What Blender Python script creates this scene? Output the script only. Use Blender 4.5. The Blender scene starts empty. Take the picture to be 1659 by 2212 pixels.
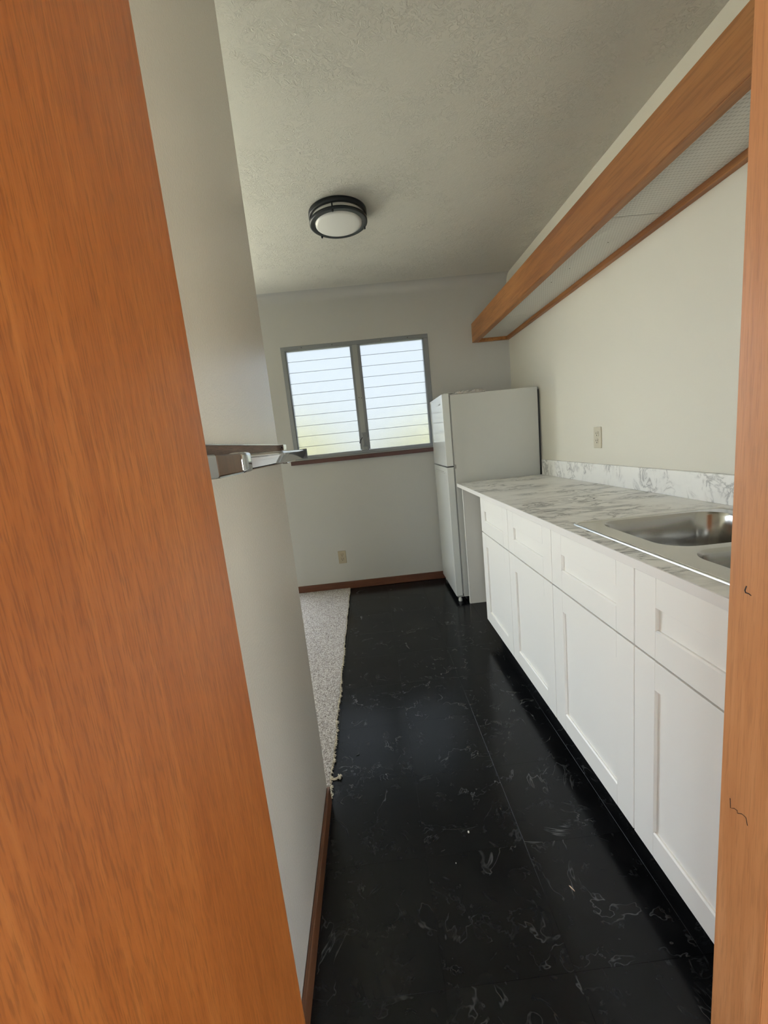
import bpy, bmesh, math, random
from mathutils import Vector, Matrix

random.seed(7)
S = bpy.context.scene
COL = S.collection

# ------------------------------------------------------------------ camera
F_PX = 874.45
R_CAM = [[0.99400963, -0.10652637, 0.02443329], [-0.04167024, -0.16272502, 0.98579113], [-0.10103685, -0.98090402, -0.16618921]]
cam_d = bpy.data.cameras.new('camera')
cam_d.sensor_fit = 'HORIZONTAL'
cam_d.sensor_width = 36.0
cam_d.lens = F_PX / 1659.0 * 36.0
cam_d.clip_start = 0.01
cam_d.clip_end = 200
cam = bpy.data.objects.new('camera', cam_d)
COL.objects.link(cam)
right = Vector([r[0] for r in R_CAM]); up = -Vector([r[1] for r in R_CAM]); back = -Vector([r[2] for r in R_CAM])
M = Matrix((right, up, back)).transposed().to_4x4()
M.translation = Vector((0, 0, 1.25))
cam.matrix_world = M
S.camera = cam

# ------------------------------------------------------------------ world, light, exposure
SKY_STRENGTH = 5.5
world = bpy.data.worlds.new('overcast_sky')
S.world = world
world.use_nodes = True
bg = world.node_tree.nodes['Background']
bg.inputs[0].default_value = (0.84, 0.95, 1.06, 1)
bg.inputs[1].default_value = SKY_STRENGTH
S.view_settings.view_transform = 'Standard'
S.view_settings.look = 'None'
S.view_settings.exposure = 0.88
S.view_settings.gamma = 1.0
S.view_settings.use_curve_mapping = False
try:
    S.cycles.use_denoising = True
    S.cycles.diffuse_bounces = 7
    S.cycles.max_bounces = 14
    S.cycles.transmission_bounces = 8
    S.cycles.sample_clamp_indirect = 8
except Exception:
    pass

def portal(name, loc, sx, sy, rot):
    """sky portal filling an added window opening: it only guides sampling of the sky light"""
    d = bpy.data.lights.new(name, 'AREA')
    d.shape = 'RECTANGLE'; d.size = sx; d.size_y = sy
    d.cycles.is_portal = True
    o = bpy.data.objects.new(name, d)
    COL.objects.link(o)
    o.location = loc; o.rotation_euler = rot
    return o

# unseen windows added to light the kitchen: carpeted room, entry side, entry back
LW = dict(x0=-3.05, x1=-0.84, z0=0.25, z1=2.28, y=3.50)
EW = dict(y0=-1.45, y1=-0.20, z0=0.10, z1=1.50, x=1.50)
BW = dict(x0=-2.05, x1=-0.15, z0=0.05, z1=2.40, y=-2.18)
portal('sky_portal', ((BW['x0'] + BW['x1']) / 2, BW['y'] - 0.11, (BW['z0'] + BW['z1']) / 2), BW['x1'] - BW['x0'], BW['z1'] - BW['z0'], (math.pi / 2, 0, 0))
sun_d = bpy.data.lights.new('sun', 'SUN')
sun_d.energy = 60.0; sun_d.angle = math.radians(3); sun_d.color = (1.0, 0.95, 0.86)
sun = bpy.data.objects.new('sun', sun_d); COL.objects.link(sun)
sun.rotation_euler = (math.radians(30), 0, 0)      # high, from behind the house: it only reaches the garden
portal('sky_portal', ((LW['x0'] + LW['x1']) / 2, LW['y'] + 0.11, (LW['z0'] + LW['z1']) / 2), LW['x1'] - LW['x0'], LW['z1'] - LW['z0'], (-math.pi / 2, 0, 0))
portal('sky_portal', (EW['x'] + 0.11, (EW['y0'] + EW['y1']) / 2, (EW['z0'] + EW['z1']) / 2), EW['z1'] - EW['z0'], EW['y1'] - EW['y0'], (0, math.pi / 2, 0))

# ------------------------------------------------------------------ dimensions (metres)
CEIL = 2.49
XR = 1.265      # right wall
YF = 3.50       # far wall
XS = -0.273     # stub wall face
YS = 1.283      # stub wall end
XJ = 0.445      # right jamb face
YW0, YW1 = 0.370, 0.481   # doorway wall

# ------------------------------------------------------------------ helpers
def link(name, me, mat=None, parent=None):
    o = bpy.data.objects.new(name, me)
    COL.objects.link(o)
    if mat is not None and len(me.materials) == 0:
        me.materials.append(mat)
    if parent is not None:
        o.parent = parent
    return o

def tag(o, label, cat, group=None, kind=None):
    o['label'] = label; o['category'] = cat
    if group: o['group'] = group
    if kind: o['kind'] = kind
    return o

def struct(o):
    o['kind'] = 'structure'
    return o

def empty(name, loc=(0, 0, 0)):
    o = bpy.data.objects.new(name, None)
    o.empty_display_size = 0.05
    COL.objects.link(o)
    o.location = loc
    return o

def finish(bm, name, smooth=False):
    bmesh.ops.recalc_face_normals(bm, faces=bm.faces)
    me = bpy.data.meshes.new(name)
    bm.to_mesh(me); bm.free()
    if smooth:
        for p in me.polygons: p.use_smooth = True
    return me

def add_box(bm, x0, x1, y0, y1, z0, z1):
    vs = [bm.verts.new(p) for p in ((x0, y0, z0), (x1, y0, z0), (x1, y1, z0), (x0, y1, z0), (x0, y0, z1), (x1, y0, z1), (x1, y1, z1), (x0, y1, z1))]
    fs = [(0, 3, 2, 1), (4, 5, 6, 7), (0, 1, 5, 4), (1, 2, 6, 5), (2, 3, 7, 6), (3, 0, 4, 7)]
    return [bm.faces.new([vs[i] for i in f]) for f in fs]

def box_me(x0, x1, y0, y1, z0, z1, bev=0.0, seg=1, name='box', smooth=False):
    bm = bmesh.new()
    add_box(bm, x0, x1, y0, y1, z0, z1)
    if bev > 0:
        bmesh.ops.bevel(bm, geom=list(bm.edges), offset=bev, segments=seg, profile=0.5, affect='EDGES')
    return finish(bm, name, smooth)

def box(name, b, mat, parent=None, bev=0.0, seg=1, smooth=False):
    """axis-aligned box given in the coordinates of the parent's frame"""
    return link(name, box_me(*b, bev=bev, seg=seg, name=name, smooth=smooth), mat, parent)

def boxes(name, bs, mat, parent=None, bev=0.0):
    bm = bmesh.new()
    for b in bs: add_box(bm, *b)
    if bev > 0: bmesh.ops.bevel(bm, geom=list(bm.edges), offset=bev, segments=1, affect='EDGES')
    return link(name, finish(bm, name), mat, parent)

def lathe_me(prof, n=64, name='lathe', close=False, smooth=True):
    """revolve (r, z) profile around Z; close joins last profile point to the first"""
    bm = bmesh.new()
    rings = []
    for r, z in prof:
        if r < 1e-6:
            rings.append([bm.verts.new((0, 0, z))])
        else:
            rings.append([bm.verts.new((r * math.cos(2 * math.pi * i / n), r * math.sin(2 * math.pi * i / n), z)) for i in range(n)])
    pairs = list(zip(rings, rings[1:])) + ([(rings[-1], rings[0])] if close else [])
    for a, b in pairs:
        for i in range(n):
            j = (i + 1) % n
            if len(a) == 1 and len(b) == 1: continue
            if len(a) == 1: bm.faces.new((a[0], b[i], b[j]))
            elif len(b) == 1: bm.faces.new((a[i], a[j], b[0]))
            else: bm.faces.new((a[i], a[j], b[j], b[i]))
    return finish(bm, name, smooth)

def tube_me(pts, r, n=8, name='tube', bm=None, caps=True):
    own = bm is None
    if own: bm = bmesh.new()
    pts = [Vector(p) for p in pts]
    rings = []
    for i, p in enumerate(pts):
        t = (pts[min(i + 1, len(pts) - 1)] - pts[max(i - 1, 0)]).normalized()
        a = t.orthogonal().normalized() if i == 0 else (rings_a - t * rings_a.dot(t)).normalized()
        rings_a = a
        b = t.cross(a)
        rr = r[i] if isinstance(r, (list, tuple)) else r
        rings.append([bm.verts.new(p + (a * math.cos(2 * math.pi * k / n) + b * math.sin(2 * math.pi * k / n)) * rr) for k in range(n)])
    for u, v in zip(rings, rings[1:]):
        for k in range(n):
            bm.faces.new((u[k], u[(k + 1) % n], v[(k + 1) % n], v[k]))
    if caps:
        bm.faces.new(rings[0][::-1]); bm.faces.new(rings[-1])
    if own: return finish(bm, name, True)

def rrect(x0, x1, y0, y1, r, n=8):
    pts = []
    for cx, cy, a0 in ((x1 - r, y1 - r, 0), (x0 + r, y1 - r, 90), (x0 + r, y0 + r, 180), (x1 - r, y0 + r, 270)):
        for i in range(n + 1):
            a = math.radians(a0 + 90 * i / n)
            pts.append((cx + r * math.cos(a), cy + r * math.sin(a)))
    return pts

def plate_with_holes(outer, holes, z0, z1, name):
    """flat plate with through holes: outer and holes are 2-D loops"""
    bm = bmesh.new()
    loops = {}
    for z in (z1, z0):
        es = []; ls = []
        for lp in [outer] + holes:
            vs = [bm.verts.new((x, y, z)) for x, y in lp]
            for i in range(len(vs)): es.append(bm.edges.new((vs[i], vs[(i + 1) % len(vs)])))
            ls.append(vs)
        bmesh.ops.triangle_fill(bm, edges=es, use_beauty=True)
        loops[z] = ls
    for a, b in zip(loops[z1], loops[z0]):
        for i in range(len(a)):
            j = (i + 1) % len(a)
            bm.faces.new((a[i], a[j], b[j], b[i]))
    return finish(bm, name)

# ------------------------------------------------------------------ materials
def new_mat(name):
    m = bpy.data.materials.new(name)
    m.use_nodes = True
    nt = m.node_tree
    p = nt.nodes['Principled BSDF']
    return m, nt, p

def N(nt, t, **kw):
    n = nt.nodes.new(t)
    for k, v in kw.items(): setattr(n, k, v)
    return n

def L(nt, a, b): nt.links.new(a, b)

def ramp(nt, stops, interp='LINEAR'):
    n = N(nt, 'ShaderNodeValToRGB')
    cr = n.color_ramp; cr.interpolation = interp
    while len(cr.elements) < len(stops): cr.elements.new(0.5)
    for e, (pos, c) in zip(cr.elements, stops):
        e.position = pos
        e.color = (c, c, c, 1) if not isinstance(c, (tuple, list)) else (*c, 1)
    return n

def mix_rgb(nt, fac, a, b, mode='MIX'):
    n = N(nt, 'ShaderNodeMix', data_type='RGBA', blend_type=mode)
    for sock, v in ((n.inputs[0], fac), (n.inputs[6], a), (n.inputs[7], b)):
        if hasattr(v, 'is_output'): L(nt, v, sock)
        elif isinstance(v, (tuple, list)): sock.default_value = (*v, 1) if len(v) == 3 else v
        else: sock.default_value = v
    return n.outputs[2]

def math_n(nt, op, a, b=None, clamp=False):
    n = N(nt, 'ShaderNodeMath', operation=op, use_clamp=clamp)
    for i, v in enumerate((a, b)):
        if v is None: continue
        if hasattr(v, 'is_output'): L(nt, v, n.inputs[i])
        else: n.inputs[i].default_value = v
    return n.outputs[0]

def coords(nt, scale=(1, 1, 1), rot=(0, 0, 0), kind='Object', loc=(0, 0, 0)):
    tc = N(nt, 'ShaderNodeTexCoord')
    mp = N(nt, 'ShaderNodeMapping')
    mp.inputs['Scale'].default_value = scale
    mp.inputs['Rotation'].default_value = rot
    mp.inputs['Location'].default_value = loc
    L(nt, tc.outputs[kind], mp.inputs[0])
    return mp.outputs[0]

def noise(nt, vec, scale, detail=3, rough=0.5, dist=0.0):
    n = N(nt, 'ShaderNodeTexNoise')
    n.inputs['Scale'].default_value = scale
    n.inputs['Detail'].default_value = detail
    n.inputs['Roughness'].default_value = rough
    n.inputs['Distortion'].default_value = dist
    L(nt, vec, n.inputs['Vector'])
    return n.outputs['Fac']

def bump(nt, p, h, strength, dist):
    b = N(nt, 'ShaderNodeBump')
    b.inputs['Strength'].default_value = strength
    b.inputs['Distance'].default_value = dist
    L(nt, h, b.inputs['Height'])
    L(nt, b.outputs[0], p.inputs['Normal'])
    return b

def plain(name, col, rough=0.5, metal=0.0, spec=0.5, bump_scale=None, bump_d=0.0003):
    m, nt, p = new_mat(name)
    p.inputs['Base Color'].default_value = (*col, 1)
    p.inputs['Roughness'].default_value = rough
    p.inputs['Metallic'].default_value = metal
    p.inputs['Specular IOR Level'].default_value = spec
    if bump_scale:
        bump(nt, p, noise(nt, coords(nt), bump_scale, 3), 0.5, bump_d)
    return m

def paint(name, col, rough, bscale, bdist, bstr=0.6, spec=0.5):
    """wall paint: a faintly mottled colour over a rolled, slightly pebbled coat"""
    m, nt, p = new_mat(name)
    v = coords(nt)
    big = noise(nt, v, 1.3, 3)
    c = mix_rgb(nt, big, tuple(x * 0.96 for x in col), tuple(min(1, x * 1.03) for x in col))
    L(nt, c, p.inputs['Base Color'])
    p.inputs['Roughness'].default_value = rough
    p.inputs['Specular IOR Level'].default_value = spec
    bump(nt, p, noise(nt, v, bscale, 4, 0.6), bstr, bdist)
    return m

def wood(name, dark, mid, light, axis=2, grain=55, pore=0.35, rough=0.38, stretch=0.035, blotch=3.0, coat=0.0, flecks=0.0):
    """stained veneer: streaks run along axis, with fine dark pores and cloudy figure"""
    m, nt, p = new_mat(name)
    sc = [1, 1, 1]; sc[axis] = stretch
    v = coords(nt, tuple(sc))
    sc2 = [1, 1, 1]; sc2[axis] = 0.3
    vb = coords(nt, tuple(sc2))
    g = noise(nt, v, grain, 5, 0.6, 0.4)
    cl = noise(nt, vb, blotch, 3, 0.55, 0.6)
    f = math_n(nt, 'ADD', math_n(nt, 'MULTIPLY', g, 0.55), math_n(nt, 'MULTIPLY', cl, 0.45))
    r = ramp(nt, [(0.30, dark), (0.50, mid), (0.70, light)])
    L(nt, f, r.inputs[0])
    pn = noise(nt, v, grain * 6.5, 2, 0.5)
    pr = ramp(nt, [(0.36, 1.0), (0.50, 0.0)])
    L(nt, pn, pr.inputs[0])
    pf = math_n(nt, 'MULTIPLY', pr.outputs[0], pore)
    c = mix_rgb(nt, pf, r.outputs[0], tuple(x * 0.45 for x in dark))
    if flecks:
        sc3 = [1, 1, 1]; sc3[axis] = 0.28
        vo = N(nt, 'ShaderNodeTexVoronoi'); vo.inputs['Scale'].default_value = 26
        L(nt, coords(nt, tuple(sc3)), vo.inputs['Vector'])
        fr_ = ramp(nt, [(0.045, 1.0), (0.085, 0.0)]); L(nt, vo.outputs['Distance'], fr_.inputs[0])
        pick = N(nt, 'ShaderNodeSeparateColor'); L(nt, vo.outputs['Color'], pick.inputs[0])
        sel = math_n(nt, 'GREATER_THAN', pick.outputs[0], 0.72)
        c = mix_rgb(nt, math_n(nt, 'MULTIPLY', math_n(nt, 'MULTIPLY', fr_.outputs[0], sel), flecks), c, tuple(x * 0.35 for x in dark))
    L(nt, c, p.inputs['Base Color'])
    p.inputs['Roughness'].default_value = rough
    if coat:
        p.inputs['Coat Weight'].default_value = coat
        p.inputs['Coat Roughness'].default_value = 0.25
    bump(nt, p, pn, 0.25, 0.0004)
    return m

CREAM = (0.75, 0.725, 0.645)
m_entry = wood('dark_unseen_entry', (0.10, 0.05, 0.025), (0.17, 0.09, 0.045), (0.24, 0.14, 0.07), 2, 30, 0.3, 0.6, 0.05, 3)  # unseen entry walls made dark so less light bounces onto the door
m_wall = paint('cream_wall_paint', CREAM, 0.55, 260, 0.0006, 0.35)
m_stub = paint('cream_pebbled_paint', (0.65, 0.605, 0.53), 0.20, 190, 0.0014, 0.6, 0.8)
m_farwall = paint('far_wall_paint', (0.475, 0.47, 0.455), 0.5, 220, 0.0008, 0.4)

def ceiling_mat():
    m, nt, p = new_mat('hand_textured_ceiling_paint')
    v = coords(nt)
    p.inputs['Base Color'].default_value = (0.615, 0.60, 0.545, 1)
    p.inputs['Roughness'].default_value = 0.5
    worm = noise(nt, v, 38, 4, 0.55, 1.6)
    r1 = ramp(nt, [(0.47, 0.0), (0.50, 1.0), (0.56, 0.6), (0.60, 0.0)])
    L(nt, worm, r1.inputs[0])
    patch = noise(nt, v, 5.0, 3, 0.6)
    r2 = ramp(nt, [(0.44, 0.12), (0.60, 1.0)])
    L(nt, patch, r2.inputs[0])
    h = math_n(nt, 'MULTIPLY', r1.outputs[0], r2.outputs[0])
    fine = noise(nt, v, 130, 3, 0.6)
    h = math_n(nt, 'ADD', h, math_n(nt, 'MULTIPLY', fine, 0.25))
    bump(nt, p, h, 0.55, 0.0048)
    return m
m_ceil = ceiling_mat()

m_door = wood('orange_door_veneer', (0.29, 0.078, 0.014), (0.385, 0.115, 0.022), (0.50, 0.175, 0.040), 2, 170, 0.42, 0.36, 0.055, 7.0, flecks=0.6)
m_jamb = wood('jamb_wood', (0.42, 0.17, 0.06), (0.52, 0.23, 0.088), (0.62, 0.31, 0.14), 2, 70, 0.22, 0.45, 0.05, 6.0)
m_beam = wood('valance_wood', (0.20, 0.066, 0.017), (0.36, 0.145, 0.040), (0.50, 0.235, 0.075), 1, 20, 0.25, 0.42, 0.07, 2.2)
m_base = wood('dark_red_trim_wood', (0.085, 0.028, 0.014), (0.13, 0.045, 0.022), (0.18, 0.07, 0.036), 0, 50, 0.3, 0.4, 0.04, 5)
m_basey = wood('dark_brown_trim_wood', (0.10, 0.038, 0.016), (0.15, 0.06, 0.026), (0.20, 0.085, 0.04), 1, 50, 0.3, 0.38, 0.04, 5)
m_sill = wood('dark_sill_wood', (0.05, 0.018, 0.015), (0.085, 0.032, 0.026), (0.12, 0.05, 0.04), 0, 40, 0.3, 0.45, 0.05, 5)
m_plank = wood('brown_woodgrain_board', (0.11, 0.06, 0.035), (0.20, 0.12, 0.08), (0.30, 0.20, 0.14), 1, 90, 0.4, 0.5, 0.06, 8)
m_block = wood('brown_streaked_section', (0.07, 0.034, 0.016), (0.11, 0.056, 0.026), (0.15, 0.08, 0.04), 2, 60, 0.3, 0.3, 0.06, 8)

m_cab = plain('white_shaker_lacquer', (0.86, 0.835, 0.79), 0.40, bump_scale=500, bump_d=0.0001)
m_cabbox = plain('white_cabinet_melamine', (0.74, 0.72, 0.68), 0.5)
m_gap = plain('cabinet_carcass_edge', (0.62, 0.56, 0.48), 0.6)
m_kick = plain('dark_toe_kick', (0.05, 0.05, 0.05), 0.6)
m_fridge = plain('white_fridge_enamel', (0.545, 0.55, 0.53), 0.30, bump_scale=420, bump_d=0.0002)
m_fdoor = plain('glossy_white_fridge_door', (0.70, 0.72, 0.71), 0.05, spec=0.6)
m_gasket = plain('grey_door_gasket', (0.30, 0.30, 0.29), 0.6)
m_black = plain('black_plastic', (0.02, 0.02, 0.022), 0.5)
m_chrome = plain('polished_chrome', (0.66, 0.67, 0.68), 0.09, 1.0)
m_alu = plain('weathered_aluminium', (0.235, 0.25, 0.27), 0.45, 0.5)
m_alul = plain('pale_window_stile', (0.33, 0.34, 0.34), 0.5, 0.3)
m_bronze = plain('dark_bronze_ring', (0.018, 0.022, 0.026), 0.35, 0.5)
m_bronzeface = plain('dark_bronze_ring_face', (0.035, 0.042, 0.046), 0.45, 0.3)
m_drum = plain('white_acrylic_diffuser', (0.70, 0.70, 0.68), 0.35)
m_ivory = plain('ivory_plastic', (0.40, 0.34, 0.245), 0.4)
m_ivory2 = plain('pale_ivory_plastic', (0.62, 0.58, 0.47), 0.4)
m_slot = plain('socket_slot', (0.02, 0.015, 0.01), 0.6)
m_ink = plain('black_ink', (0.012, 0.010, 0.010), 0.7)

def steel():
    m, nt, p = new_mat('brushed_stainless_steel')
    p.inputs['Base Color'].default_value = (0.50, 0.485, 0.455, 1)
    p.inputs['Metallic'].default_value = 1.0
    n = noise(nt, coords(nt, (1, 30, 30)), 60, 3)
    r = ramp(nt, [(0.3, 0.17), (0.7, 0.25)])
    L(nt, n, r.inputs[0]); L(nt, r.outputs[0], p.inputs['Roughness'])
    return m
m_steel = steel()

def marble(name, rot, cloud=0.42, base=(0.88, 0.87, 0.84), vein_f=0.8):
    m, nt, p = new_mat(name)
    v = coords(nt, (1.0, 2.6, 1.6), rot)
    warp = noise(nt, v, 2.2, 3, 0.5, 0.6)
    n1 = noise(nt, v, 5.5, 6, 0.62, 1.3)
    d = math_n(nt, 'ABSOLUTE', math_n(nt, 'SUBTRACT', n1, 0.5))
    vein = ramp(nt, [(0.0, 1.0), (0.016, 0.7), (0.05, 0.12), (0.10, 0.0)]); L(nt, d, vein.inputs[0])
    msk = ramp(nt, [(0.44, 0.0), (0.56, 1.0)]); L(nt, warp, msk.inputs[0])
    f = math_n(nt, 'MULTIPLY', vein.outputs[0], msk.outputs[0])
    cl = noise(nt, v, 4.0, 5, 0.6, 0.8)
    clr = ramp(nt, [(0.48, 0.0), (0.72, 1.0)]); L(nt, cl, clr.inputs[0])
    c = mix_rgb(nt, math_n(nt, 'MULTIPLY', clr.outputs[0], cloud), base, (0.50, 0.50, 0.495))
    c = mix_rgb(nt, math_n(nt, 'MULTIPLY', f, vein_f), c, (0.13, 0.13, 0.135))
    L(nt, c, p.inputs['Base Color'])
    p.inputs['Roughness'].default_value = 0.38
    return m
m_marble = marble('grey_veined_marble_laminate', (0.3, 0.2, math.radians(28)))
m_marble_b = marble('grey_veined_marble_backsplash', (math.radians(40), 0.3, 0.5), 0.10, (0.93, 0.925, 0.90), 0.6)
m_edge = plain('pale_laminate_edge', (0.76, 0.73, 0.70), 0.45)

def tile_mat():
    m, nt, p = new_mat('black_marbled_vinyl')
    tc = N(nt, 'ShaderNodeTexCoord')
    oi = N(nt, 'ShaderNodeObjectInfo')
    off = N(nt, 'ShaderNodeVectorMath', operation='SCALE')
    comb = N(nt, 'ShaderNodeCombineXYZ')
    L(nt, oi.outputs['Random'], comb.inputs[0])
    L(nt, math_n(nt, 'MULTIPLY', oi.outputs['Random'], 7.3), comb.inputs[1])
    L(nt, math_n(nt, 'MULTIPLY', oi.outputs['Random'], 13.7), comb.inputs[2])
    L(nt, comb.outputs[0], off.inputs[0]); off.inputs['Scale'].default_value = 9.0
    add = N(nt, 'ShaderNodeVectorMath', operation='ADD')
    L(nt, tc.outputs['Object'], add.inputs[0]); L(nt, off.outputs[0], add.inputs[1])
    v = add.outputs[0]
    def veins(scale, dist, w, lo, hi, mscale):
        n1 = noise(nt, v, scale, 4, 0.6, dist)
        d = math_n(nt, 'ABSOLUTE', math_n(nt, 'SUBTRACT', n1, 0.5))
        r = ramp(nt, [(0.0, 1.0), (w * 0.4, 0.6), (w, 0.0)]); L(nt, d, r.inputs[0])
        mk = ramp(nt, [(lo, 0.0), (hi, 1.0)]); L(nt, noise(nt, v, mscale, 3, 0.6, 0.5), mk.inputs[0])
        return math_n(nt, 'MULTIPLY', r.outputs[0], mk.outputs[0])
    f = math_n(nt, 'MAXIMUM', veins(4.6, 0.8, 0.008, 0.49, 0.66, 8), math_n(nt, 'MULTIPLY', veins(12, 1.0, 0.020, 0.52, 0.70, 13), 0.36))
    cl = ramp(nt, [(0.45, 0.0), (0.8, 1.0)]); L(nt, noise(nt, v, 7, 4, 0.6, 0.7), cl.inputs[0])
    base = mix_rgb(nt, cl.outputs[0], (0.0042, 0.0042, 0.0044), (0.0115, 0.0115, 0.012))
    base = mix_rgb(nt, math_n(nt, 'MULTIPLY', oi.outputs['Random'], 0.5), base, (0.009, 0.0095, 0.010))
    c = mix_rgb(nt, math_n(nt, 'MULTIPLY', f, 0.85), base, (0.12, 0.12, 0.12))
    L(nt, c, p.inputs['Base Color'])
    p.inputs['Roughness'].default_value = 0.19
    p.inputs['Specular IOR Level'].default_value = 0.28
    bump(nt, p, noise(nt, v, 60, 3), 0.12, 0.0006)
    return m
m_tile = tile_mat()
m_sub = plain('dark_subfloor', (0.008, 0.008, 0.008), 0.8)

def carpet_mat():
    m, nt, p = new_mat('beige_flecked_carpet')
    v = coords(nt)
    n = noise(nt, v, 170, 3, 0.7)
    r = ramp(nt, [(0.38, (0.15, 0.125, 0.11)), (0.50, (0.40, 0.36, 0.33)), (0.64, (0.60, 0.57, 0.54))])
    L(nt, n, r.inputs[0]); L(nt, r.outputs[0], p.inputs['Base Color'])
    p.inputs['Roughness'].default_value = 0.95
    p.inputs['Specular IOR Level'].default_value = 0.1
    bump(nt, p, noise(nt, v, 420, 3), 0.6, 0.002)
    return m
m_carpet = carpet_mat()
m_yarn = plain('cream_yarn', (0.62, 0.56, 0.45), 0.95, spec=0.1, bump_scale=900, bump_d=0.001)

def obscure_glass():
    m, nt, p = new_mat('obscure_louvre_glass')
    p.inputs['Base Color'].default_value = (0.104, 0.106, 0.106, 1)
    p.inputs['Transmission Weight'].default_value = 1.0
    p.inputs['Roughness'].default_value = 0.38
    p.inputs['IOR'].default_value = 1.45
    bump(nt, p, noise(nt, coords(nt), 150, 3, 0.6), 0.45, 0.002)
    return m
m_glass = obscure_glass()

def diffuser_panel():
    m, nt, p = new_mat('dimpled_diffuser_plastic')
    v = coords(nt, (1, 0.866, 1))
    vo = N(nt, 'ShaderNodeTexVoronoi')
    vo.inputs['Scale'].default_value = 82
    vo.inputs['Randomness'].default_value = 0.0
    # staggered rows: shear the rows by half a cell
    sep = N(nt, 'ShaderNodeSeparateXYZ'); L(nt, v, sep.inputs[0])
    cb = N(nt, 'ShaderNodeCombineXYZ')
    L(nt, math_n(nt, 'ADD', sep.outputs[0], math_n(nt, 'MULTIPLY', sep.outputs[1], 0.5)), cb.inputs[0])
    L(nt, sep.outputs[1], cb.inputs[1])
    L(nt, cb.outputs[0], vo.inputs['Vector'])
    r = ramp(nt, [(0.18, 1.0), (0.34, 0.0)]); L(nt, vo.outputs['Distance'], r.inputs[0])
    c = mix_rgb(nt, r.outputs[0], (0.64, 0.63, 0.59), (0.45, 0.435, 0.40))  # dimples also painted darker, standing in for the shade inside them
    L(nt, c, p.inputs['Base Color'])
    p.inputs['Roughness'].default_value = 0.5
    bump(nt, p, vo.outputs['Distance'], 0.5, 0.004)
    return m
m_diff = diffuser_panel()

def film():
    m, nt, p = new_mat('clear_plastic_film')
    p.inputs['Base Color'].default_value = (0.9, 0.9, 0.9, 1)
    p.inputs['Roughness'].default_value = 0.12
    p.inputs['Transmission Weight'].default_value = 0.7
    p.inputs['IOR'].default_value = 1.2
    return m
m_film = film()
m_grass = plain('grass_ground', (0.225, 0.22, 0.18), 0.9)
m_leaf = plain('yellow_green_foliage', (0.235, 0.24, 0.13), 0.8, bump_scale=20, bump_d=0.02)

# ------------------------------------------------------------------ setting: shell
XL = -3.20
# floor slab with vinyl tiles
fl = struct(box('floor', (-3.35, 1.65, -2.3, YF + 0.12, -0.12, -0.003), m_sub))
T = 0.305
TX0, TY0 = 0.0465 - T, 1.040 - 2 * T
proto = {}
def tile(x0, x1, y0, y1):
    w, h = round(x1 - x0, 4), round(y1 - y0, 4)
    if (w, h) not in proto:
        g = 0.0002
        bm = bmesh.new()
        add_box(bm, -w / 2 + g, w / 2 - g, -h / 2 + g, h / 2 - g, -0.003, 0.0)
        bmesh.ops.bevel(bm, geom=[e for e in bm.edges if all(v.co.z > -0.001 for v in e.verts)], offset=0.0003, segments=1, affect='EDGES')
        me = finish(bm, 'vinyl_tile'); me.materials.append(m_tile)
        proto[(w, h)] = me
    o = link('vinyl_tile', proto[(w, h)], None, fl)
    o.location = ((x0 + x1) / 2, (y0 + y1) / 2, 0)
xs = [XS + 0.0, TX0] + [TX0 + T * k for k in range(1, 5)] + [XR]
if xs[1] - xs[0] < 0.004: xs[0] = xs[1] - 0.02
xs = [x for x in xs]
ys = [TY0 - T + T * k for k in range(0, 12)]
ys = [y for y in ys if y < YF - 0.02] + [YF]
for i in range(len(xs) - 1):
    for j in range(len(ys) - 1):
        tile(xs[i], xs[i + 1], ys[j], ys[j + 1])

ce = struct(box('ceiling', (-3.35, 1.65, -2.3, YF + 0.12, CEIL, CEIL + 0.15), m_ceil))

# soft plaster cove where the ceiling meets the far wall
RC = 0.07
bm = bmesh.new()
sec = [(YF - RC + RC * math.sin(math.radians(t)), CEIL - RC + RC * math.cos(math.radians(t))) for t in range(0, 91, 9)]
a = [bm.verts.new((XL, y, z)) for y, z in sec]; b_ = [bm.verts.new((XR, y, z)) for y, z in sec]
for i in range(len(sec) - 1): bm.faces.new((a[i], a[i + 1], b_[i + 1], b_[i]))
me = finish(bm, 'cove', True)
for p in me.polygons: p.use_smooth = True
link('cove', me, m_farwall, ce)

# far wall with the louvred-window opening
WX0, WX1, WZ0, WZ1 = -0.618, 0.590, 1.185, 2.098
w = LW
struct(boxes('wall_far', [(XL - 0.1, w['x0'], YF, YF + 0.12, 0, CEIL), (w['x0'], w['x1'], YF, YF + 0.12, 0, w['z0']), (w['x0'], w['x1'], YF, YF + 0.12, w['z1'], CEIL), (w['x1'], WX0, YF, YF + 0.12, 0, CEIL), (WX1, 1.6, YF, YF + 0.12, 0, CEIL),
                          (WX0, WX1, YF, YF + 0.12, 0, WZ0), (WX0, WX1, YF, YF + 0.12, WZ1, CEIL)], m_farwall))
struct(box('wall_right', (XR, XR + 0.12, YW1, YF, 0, CEIL), m_wall))
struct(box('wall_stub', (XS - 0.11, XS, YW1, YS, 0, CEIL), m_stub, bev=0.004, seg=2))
# doorway wall (opening between the jambs)
struct(boxes('wall_near', [(XL - 0.1, -0.215, YW0, YW1, 0, CEIL), (XJ + 0.02, 1.6, YW0, YW1, 0, CEIL), (-0.215, XJ + 0.02, YW0, YW1, 2.06, CEIL)], m_wall))
# carpeted room, out of view
struct(box('wall_left', (XL - 0.12, XL, YW1, YF, 0, CEIL), m_wall))
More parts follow.
